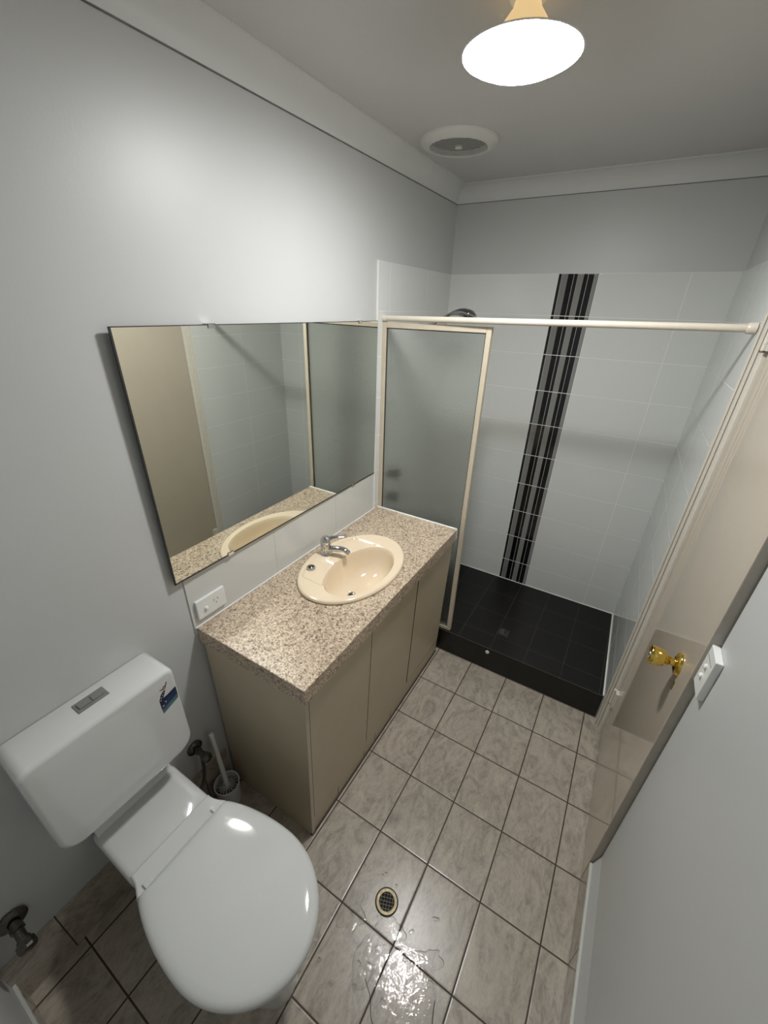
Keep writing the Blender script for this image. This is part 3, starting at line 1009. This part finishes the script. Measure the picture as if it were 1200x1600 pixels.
# shelf block under the cistern
blk = []
for z, ins, dx in ((0.18, 0.03, 0.0), (0.30, 0.010, 0.0), (0.385, 0.0, 0.0), (0.398, 0.002, 0.0), (0.405, 0.008, 0.0), (0.4075, 0.018, 0.0)):
    x0, x1, hw = LX + 0.012 + ins, -0.395 - dx, 0.129 - ins
    rr_ = 0.03
    ring = []
    for cxn, cyn, a0 in ((x1 - rr_, TYC + hw - rr_, 0), (x0 + rr_, TYC + hw - rr_, PI / 2), (x0 + rr_, TYC - hw + rr_, PI), (x1 - rr_, TYC - hw + rr_, 1.5 * PI)):
        for i in range(7):
            a = a0 + PI / 2 * i / 6
            ring.append(Vector((cxn + rr_ * math.cos(a), cyn + rr_ * math.sin(a), z)))
    blk.append(ring)
mb.rings(blk, True, True)
# low shoulder where the shelf turns up to the cistern
up = []
for i in range(9):
    y = TYC - 0.118 + 0.236 * i / 8
    up.append([Vector((LX + 0.014, y, 0.40)), Vector((LX + 0.014, y, 0.56)), Vector((LX + 0.030, y, 0.56)), Vector((LX + 0.033, y, 0.43)), Vector((LX + 0.044, y, 0.411)), Vector((LX + 0.060, y, 0.40))])
mb.rings(up, True, True)
pan = mb.build('pan', M['ceramic'], to)
pan['label'] = 'white ceramic pan and foot'

# cistern
CY_A, CY_B, CZ_A, CZ_B = -1.686, -1.314, 0.532, 0.872


def rrect(x, ins, rt=0.026, rb_=0.055):
    y0, y1, z0, z1 = CY_A + ins, CY_B - ins, CZ_A + ins, CZ_B - ins
    rt, rb_ = max(rt - ins, 0.004), max(rb_ - ins, 0.004)
    ring = []
    for cy, cz, r, a0 in ((y1 - rt, z1 - rt, rt, 0), (y0 + rt, z1 - rt, rt, PI / 2), (y0 + rb_, z0 + rb_, rb_, PI), (y1 - rb_, z0 + rb_, rb_, 1.5 * PI)):
        for i in range(9):
            a = a0 + PI / 2 * i / 8
            ring.append(Vector((x, cy + r * math.cos(a), cz + r * math.sin(a))))
    return ring


XF = -0.522
rg = [rrect(LX - 0.002, 0.006), rrect(LX + 0.006, 0.0)]
rg += [rrect(XF - 0.014 + 0.014 * math.sin(a), 0.014 * (1 - math.cos(a))) for a in [PI / 2 * i / 6 for i in range(7)]]
rg.append(rrect(XF + 0.001, 0.06, 0.03, 0.06))
ci = MB().rings(rg, True, True).build('cistern', M['ceramic'], to)
fp = MB()
fp.box(-0.616, -0.577, -1.531, -1.457, CZ_B - 0.002, CZ_B + 0.0025, 0.001, 1)
fl = fp.build('flush_plate', M['gplastic'], ci)
fl['label'] = 'grey dual flush plate'
MB().box(-0.607, -0.586, -1.524, -1.494, CZ_B + 0.002, CZ_B + 0.006, 0.0015, 2).build('flush_button', M['gplastic'], ci)
MB().box(-0.607, -0.586, -1.493, -1.464, CZ_B + 0.002, CZ_B + 0.006, 0.0015, 2).build('flush_button', M['gplastic'], ci)
# water-label sticker on the front face: red emblem over a starred blue banner with a teal foot
xs = XF + 0.0014


def sq(mb, pts, mi, dx=0.0):
    a = [Vector((xs + dx, y, z)) for y, z in pts]
    b2 = [p - Vector((0.0008, 0, 0)) for p in a]
    mb.rings([b2, a], smooth=False, mi=mi)


st = MB()
sq(st, [(-1.3745, 0.790), (-1.3745, 0.752), (-1.323, 0.772), (-1.323, 0.794), (-1.3545, 0.792)], 0)
sq(st, [(-1.3745, 0.752), (-1.3735, 0.737), (-1.324, 0.757), (-1.323, 0.772)], 2)
sq(st, [(-1.3745, 0.790), (-1.3745, 0.760), (-1.365, 0.764), (-1.3645, 0.789), (-1.357, 0.803), (-1.352, 0.813), (-1.358, 0.815), (-1.367, 0.806)], 1, 0.0004)
sq(st, [(-1.3645, 0.789), (-1.364, 0.780), (-1.323, 0.7935), (-1.323, 0.800), (-1.344, 0.794)], 1, 0.0003)
for y, z, r in ((-1.3705, 0.789, .0024), (-1.3675, 0.797, .0022), (-1.3625, 0.804, .002), (-1.3575, 0.8105, .0016), (-1.3595, 0.774, .0026), (-1.3685, 0.765, .003)):
    sq(st, [(y + r * math.cos(i * PI / 3), z + r * math.sin(i * PI / 3)) for i in range(6)], 4, 0.0008)
mb2 = [((-1.3655, 0.824), (-1.358, 0.8215), (0.0012)), ((-1.358, 0.8215), (-1.353, 0.829), 0.0011), ((-1.353, 0.829), (-1.3475, 0.826), 0.0011),
       ((-1.3475, 0.826), (-1.343, 0.838), 0.0010), ((-1.3575, 0.821), (-1.352, 0.8185), 0.0011), ((-1.352, 0.8185), (-1.348, 0.825), 0.0010)]
for (ya, za), (yb, zb), wd in mb2:
    dd = Vector((yb - ya, zb - za)).normalized()
    nn = Vector((-dd.y, dd.x)) * wd
    sq(st, [(ya + nn.x, za + nn.y), (yb + nn.x, zb + nn.y), (yb - nn.x, zb - nn.y), (ya - nn.x, za - nn.y)], 3, 0.0002)
so = st.build('sticker', [M['blue'], M['navy'], M['teal'], M['red'], M['swhite']], ci)
so['label'] = 'small blue and red sticker'


# seat and lid: outline used for both
def lid_ring(ins, z, n=96):
    out = []
    cx = -0.135
    for j in range(n):
        t = 2 * PI * j / n
        c, s = math.cos(t), math.sin(t)
        a = (0.215 if c >= 0 else 0.345) - ins
        b2 = 0.183 - ins
        x = cx + a * c
        y = TYC + b2 * s
        out.append(Vector((max(x, -0.356 + ins * 0.4), y, z)))
    return out


MB().rings([lid_ring(0.010, 0.393), lid_ring(0.004, 0.397), lid_ring(0.003, 0.406), lid_ring(0.008, 0.411)], True, True).build('seat', M['lid'], to)
rl = [lid_ring(0.010, 0.4125), lid_ring(0.003, 0.4140), lid_ring(0.0, 0.420), lid_ring(0.001, 0.427), lid_ring(0.006, 0.433), lid_ring(0.014, 0.4375),
      lid_ring(0.03, 0.441), lid_ring(0.06, 0.4435), lid_ring(0.10, 0.4455), lid_ring(0.14, 0.4465), lid_ring(0.17, 0.447)]
ld_ = MB().rings(rl, True, True).build('lid', M['lid'], to)
# hinge strip behind the lid
hr = []
for z, ins in ((0.388, 0.0), (0.418, 0.0), (0.4235, 0.002), (0.426, 0.006)):
    x0, x1 = -0.420 + ins, -0.3575
    ring = []
    for x, h in ((x0, 0.1235 - ins), (-0.405, 0.1245 - ins), (-0.392, 0.127 - ins), (-0.378, 0.132 - ins), (x1, 0.142 - ins)):
        ring.append(Vector((x, TYC + h, z)))
    for x, h in ((x1, 0.142 - ins), (-0.378, 0.132 - ins), (-0.392, 0.127 - ins), (-0.405, 0.1245 - ins), (x0, 0.1235 - ins)):
        ring.append(Vector((x, TYC - h, z)))
    hr.append(ring)
MB().rings(hr, True, True, smooth=False).build('hinge_cover', M['lid'], to)
for yy in (TYC + 0.108, TYC - 0.104):
    MB().box(-0.372, -0.345, yy - 0.012, yy + 0.012, 0.420, 0.4325, 0.002, 2).build('hinge_block', M['lid'], ld_)
MB().tube([(-0.3555, TYC - 0.092, 0.4265), (-0.3555, TYC + 0.096, 0.4265)], 0.0042, 12).build('hinge_bar', M['lid'], ld_)

# ------------------------------------------------------------------ stop valves
def valve(loc, label, hose):
    x, y, z = loc
    t = thing('stop_valve', loc, label, 'stop valve', None)
    MB().lathe([(0.029, 0.0), (0.029, 0.004), (0.022, 0.009), (0.012, 0.012)], (x, y, z), (1, 0, 0), 32).build('wall_flange', M['dchrome'], t)
    MB().lathe([(0.010, 0.0), (0.010, 0.012), (0.0125, 0.013), (0.0125, 0.026), (0.0105, 0.027), (0.0105, 0.048), (0.013, 0.049), (0.013, 0.056)], (x, y, z), (1, 0, 0), 28).build('body', M['dchrome'], t)
    MB().lathe([(0.008, 0.056), (0.018, 0.060), (0.019, 0.070), (0.016, 0.078), (0.006, 0.081)], (x, y, z), (1, 0, 0), 12, smooth=False).build('knob', M['dchrome'], t)
    MB().tube(hose, 0.0065, 14).build('flexible_hose', M['bgrey'], t)
    return t


vr = valve((LX + 0.0, -1.268, 0.338), 'shade-darkened chrome stop valve on the wall between toilet and vanity',
           bez((LX + 0.037, -1.268, 0.330), (LX + 0.036, -1.272, 0.20), (LX + 0.05, -1.30, 0.14), (LX + 0.05, -1.355, 0.22), 16))
# valve left of the toilet, angled outlet reaching into the room
vl = thing('stop_valve', (LX, -1.823, 0.325), 'shade-darkened chrome stop valve on the wall left of the toilet', 'stop valve')
MB().lathe([(0.034, 0.0), (0.034, 0.004), (0.026, 0.010), (0.013, 0.013)], (LX, -1.823, 0.330), (1, 0, 0), 36).build('wall_flange', M['dchrome'], vl)
MB().lathe([(0.013, 0.0), (0.013, 0.020), (0.016, 0.021), (0.016, 0.034), (0.012, 0.035), (0.012, 0.058), (0.0155, 0.060), (0.0155, 0.068)], (LX, -1.823, 0.330), (1, -0.02, -0.25), 28).build('body', M['dchrome'], vl)
MB().lathe([(0.010, 0.066), (0.021, 0.069), (0.022, 0.084), (0.019, 0.090), (0.006, 0.092)], (LX, -1.823, 0.330), (1, -0.02, -0.25), 10, smooth=False).build('knob', M['dchrome'], vl)

# ------------------------------------------------------------------ toilet brush in its holder
BX, BYY = -0.578, -1.222
bh = thing('toilet_brush_holder', (BX, BYY, 0), 'white ribbed toilet brush holder on the floor between toilet and vanity', 'brush holder')
MB().lathe([(0.0, 0.0), (0.040, 0.0), (0.043, 0.004), (0.047, 0.108), (0.0485, 0.112), (0.0455, 0.112), (0.040, 0.01), (0.0, 0.01)], (BX, BYY, 0), (0, 0, 1), 40, cap0=False, cap1=False).build('cup', M['wplastic'], bh)
br = thing('toilet_brush', (BX, BYY, 0.02), 'white toilet brush standing in its holder beside the vanity', 'toilet brush')
hb = Vector((BX, BYY, 0.095))
ht = Vector((-0.612, -1.214, 0.375))
MB().tube([hb, hb.lerp(ht, 0.5), ht, ht + (ht - hb).normalized() * 0.004], [0.0095, 0.0085, 0.0085, 0.005], 16).build('handle', M['wplastic'], br)
mb = MB()
for i in range(16):
    a = 2 * PI * i / 16
    mb.tube([(BX, BYY, 0.093), (BX + 0.022 * math.cos(a), BYY + 0.022 * math.sin(a), 0.094), (BX + 0.036 * math.cos(a), BYY + 0.036 * math.sin(a), 0.088)], [0.003, 0.0028, 0.0022], 6)
for L in range(5):
    for i in range(18):
        a = 2 * PI * (i + 0.5 * L) / 18
        z = 0.08 - 0.013 * L
        mb.tube([(BX, BYY, z), (BX + 0.034 * math.cos(a), BYY + 0.034 * math.sin(a), z - 0.004)], [0.002, 0.0014], 5)
mb.lathe([(0.006, 0.02), (0.006, 0.1)], (BX, BYY, 0), (0, 0, 1), 12)
mb.build('brush_head', M['brush'], br)

# ------------------------------------------------------------------ floor drain and water
FDX, FDY = 0.128, -1.164
fd = thing('floor_drain', (FDX, FDY, 0), 'round brass floor drain with a crossed grate in the tiles', 'floor drain')
MB().lathe([(0.0255, 0.0), (0.0262, 0.0028), (0.031, 0.0036), (0.0355, 0.0030), (0.037, 0.0)], (FDX, FDY, 0.0), (0, 0, 1), 48, cap0=False, cap1=False).build('rim', M['tbrass'], fd)
MB().lathe([(0.0365, 0.0006), (0.0395, 0.0007)], (FDX, FDY, 0.0), (0, 0, 1), 48, cap0=False, cap1=False).build('dark_joint', M['black'], fd)
MB().lathe([(0.0, 0.0007), (0.0258, 0.0008)], (FDX, FDY, 0.0), (0, 0, 1), 40, cap0=False, cap1=False).build('sump', M['black'], fd)
mb = MB()
for i in range(-2, 3):
    o_ = i * 0.0098
    L = math.sqrt(max(0, 0.0255 ** 2 - o_ * o_))
    for ang in (0.35, 0.35 + PI / 2):
        ca, sa = math.cos(ang), math.sin(ang)
        p0 = Vector((FDX + ca * L - sa * o_, FDY + sa * L + ca * o_, 0.0022))
        p1 = Vector((FDX - ca * L - sa * o_, FDY - sa * L + ca * o_, 0.0022))
        mb.tube([p0, p1], 0.0012, 8)
mb.build('grate', M['chrome'], fd)


def blob(cx, cy, a, b2, seed, rot=0.0, wob=0.28, n=90):
    rnd = random.Random(seed)
    ph = [(rnd.uniform(0, 6.28), rnd.uniform(0.3, 1.0) / (q + 1) ** 0.6) for q in range(7)]
    pts = []
    for j in range(n):
        t = 2 * PI * j / n
        r = 1 + wob * sum(am * math.sin((q + 2) * t + f) for q, (f, am) in enumerate(ph)) * 0.5
        x, y = a * r * math.cos(t), b2 * r * math.sin(t)
        pts.append((cx + x * math.cos(rot) - y * math.sin(rot), cy + x * math.sin(rot) + y * math.cos(rot)))
    return pts


def puddle(mb, *args):
    pts = blob(*args)
    cx = sum(p[0] for p in pts) / len(pts)
    cy = sum(p[1] for p in pts) / len(pts)
    rs_ = []
    for s, z in ((1.0, -0.001), (0.96, 0.0006), (0.90, 0.0010), (0.6, 0.0012), (0.05, 0.0012)):
        rs_.append([Vector((cx + (x - cx) * s, cy + (y - cy) * s, z + (max(0.0, 0.0022 - 0.024 * (y - cy) * s + 0.012 * (x - cx) * s) if z > 0 else 0))) for x, y in pts])
    mb.rings(rs_, False, True)


wm = MB()
puddle(wm, 0.262, -1.315, 0.105, 0.115, 11, 0.4)
puddle(wm, 0.175, -1.215, 0.05, 0.028, 12, 0.3, 0.45)
puddle(wm, 0.035, -1.245, 0.05, 0.055, 15, 0.9, 0.5)
puddle(wm, 0.31, -1.215, 0.045, 0.025, 17, 0.8, 0.5)
puddle(wm, 0.14, -1.33, 0.035, 0.05, 19, 0.3, 0.5)
rnd = random.Random(8)
for i in range(26):
    puddle(wm, rnd.uniform(-0.02, 0.42), rnd.uniform(-1.42, -1.10), rnd.uniform(0.004, 0.012), rnd.uniform(0.003, 0.008), 30 + i, rnd.uniform(0, 3), 0.4, 24)
wo = wm.build('water_puddle', M['water'])
tag(wo, 'thin splashed water film glinting on the tiles around the floor drain', 'water', kind='stuff')

# small white knob at the bottom edge of the picture
bump = MB().lathe([(0.013, 0.0), (0.015, 0.006), (0.014, 0.018), (0.010, 0.026), (0.0, 0.029)], (-0.412, -1.828, 0), (0, 0, 1), 28).build('bolt_cap', M['wplastic'], base=(-0.412, -1.828, 0))
tag(bump, 'small white rounded cap on the dark floor left of the toilet', 'cap')

# ------------------------------------------------------------------ ceiling light
cl = thing('ceiling_light', (LAMP.x, LAMP.y, CZ), 'lit round ceiling light with glowing white dish and amber neck', 'ceiling light')
c = (LAMP.x, LAMP.y, 0)
MB().lathe([(0.036, CZ), (0.036, CZ - 0.006), (0.030, CZ - 0.010), (0.020, CZ - 0.011)], c, (0, 0, 1), 40).build('ceiling_rose', M['wplastic'], cl)
MB().lathe([(0.024, CZ - 0.008), (0.028, CZ - 0.020), (0.056, LAMP.z + 0.026), (0.064, LAMP.z + 0.017)], c, (0, 0, 1), 40).build('neck', M['lamp_neck'], cl)
MB().lathe([(0.030, LAMP.z + 0.020), (0.046, LAMP.z + 0.018), (0.086, LAMP.z + 0.008), (0.118, LAMP.z - 0.001), (0.1205, LAMP.z - 0.003), (0.118, LAMP.z - 0.004)], c, (0, 0, 1), 64, cap0=False, cap1=False).build('shade', M['wplastic'], cl)
MB().lathe([(0.117, LAMP.z - 0.003), (0.109, LAMP.z - 0.0085), (0.09, LAMP.z - 0.0165), (0.065, LAMP.z - 0.0225), (0.035, LAMP.z - 0.0265), (0.0, LAMP.z - 0.028)], c, (0, 0, 1), 48, cap0=False, cap1=False).build('diffuser', M['lamp_glow'], cl)

# ------------------------------------------------------------------ exhaust fan
FX, FY = -0.402, 0.090
ef = thing('exhaust_fan', (FX, FY, CZ), 'round white exhaust fan grille on the ceiling near the cornice', 'exhaust fan')
c = (FX, FY, 0)
MB().lathe([(0.142, CZ), (0.142, CZ - 0.006), (0.138, CZ - 0.012), (0.118, CZ - 0.020), (0.106, CZ - 0.022), (0.104, CZ - 0.016), (0.104, CZ - 0.002)], c, (0, 0, 1), 64, cap0=False, cap1=False).build('rim', M['fan'], ef)
MB().lathe([(0.0, CZ - 0.003), (0.105, CZ - 0.003)], c, (0, 0, 1), 48, cap0=False, cap1=False).build('dark_duct', M['black'], ef)
mb = MB()
ca, sa = math.cos(0.28), math.sin(0.28)


def rot(x, y):
    return FX + x * ca - y * sa, FY + x * sa + y * ca


for i in range(-6, 7):
    yy = i * 0.0155
    L = math.sqrt(max(0, 0.104 ** 2 - yy * yy))
    a = rot(-L, yy)
    b2 = rot(L, yy)
    mb.tube([(a[0], a[1], CZ - 0.0205), (b2[0], b2[1], CZ - 0.0205)], [(0.0006, 0.0019)] * 2, 8, flat=(0, 0, 1))
for i in range(-17, 18):
    xx = i * 0.006
    L = math.sqrt(max(0, 0.104 ** 2 - xx * xx))
    a = rot(xx, -L)
    b2 = rot(xx, L)
    mb.tube([(a[0], a[1], CZ - 0.018), (b2[0], b2[1], CZ - 0.018)], [(0.0005, 0.0006)] * 2, 6, flat=(0, 0, 1))
mb.build('grille', M['fan'], ef)
hub = MB().lathe([(0.013, CZ - 0.016), (0.013, CZ - 0.0225), (0.011, CZ - 0.0235), (0.005, CZ - 0.0235), (0.004, CZ - 0.020), (0.0, CZ - 0.020)], c, (0, 0, 1), 28, cap0=False, cap1=False).build('hub', M['fan'], ef)
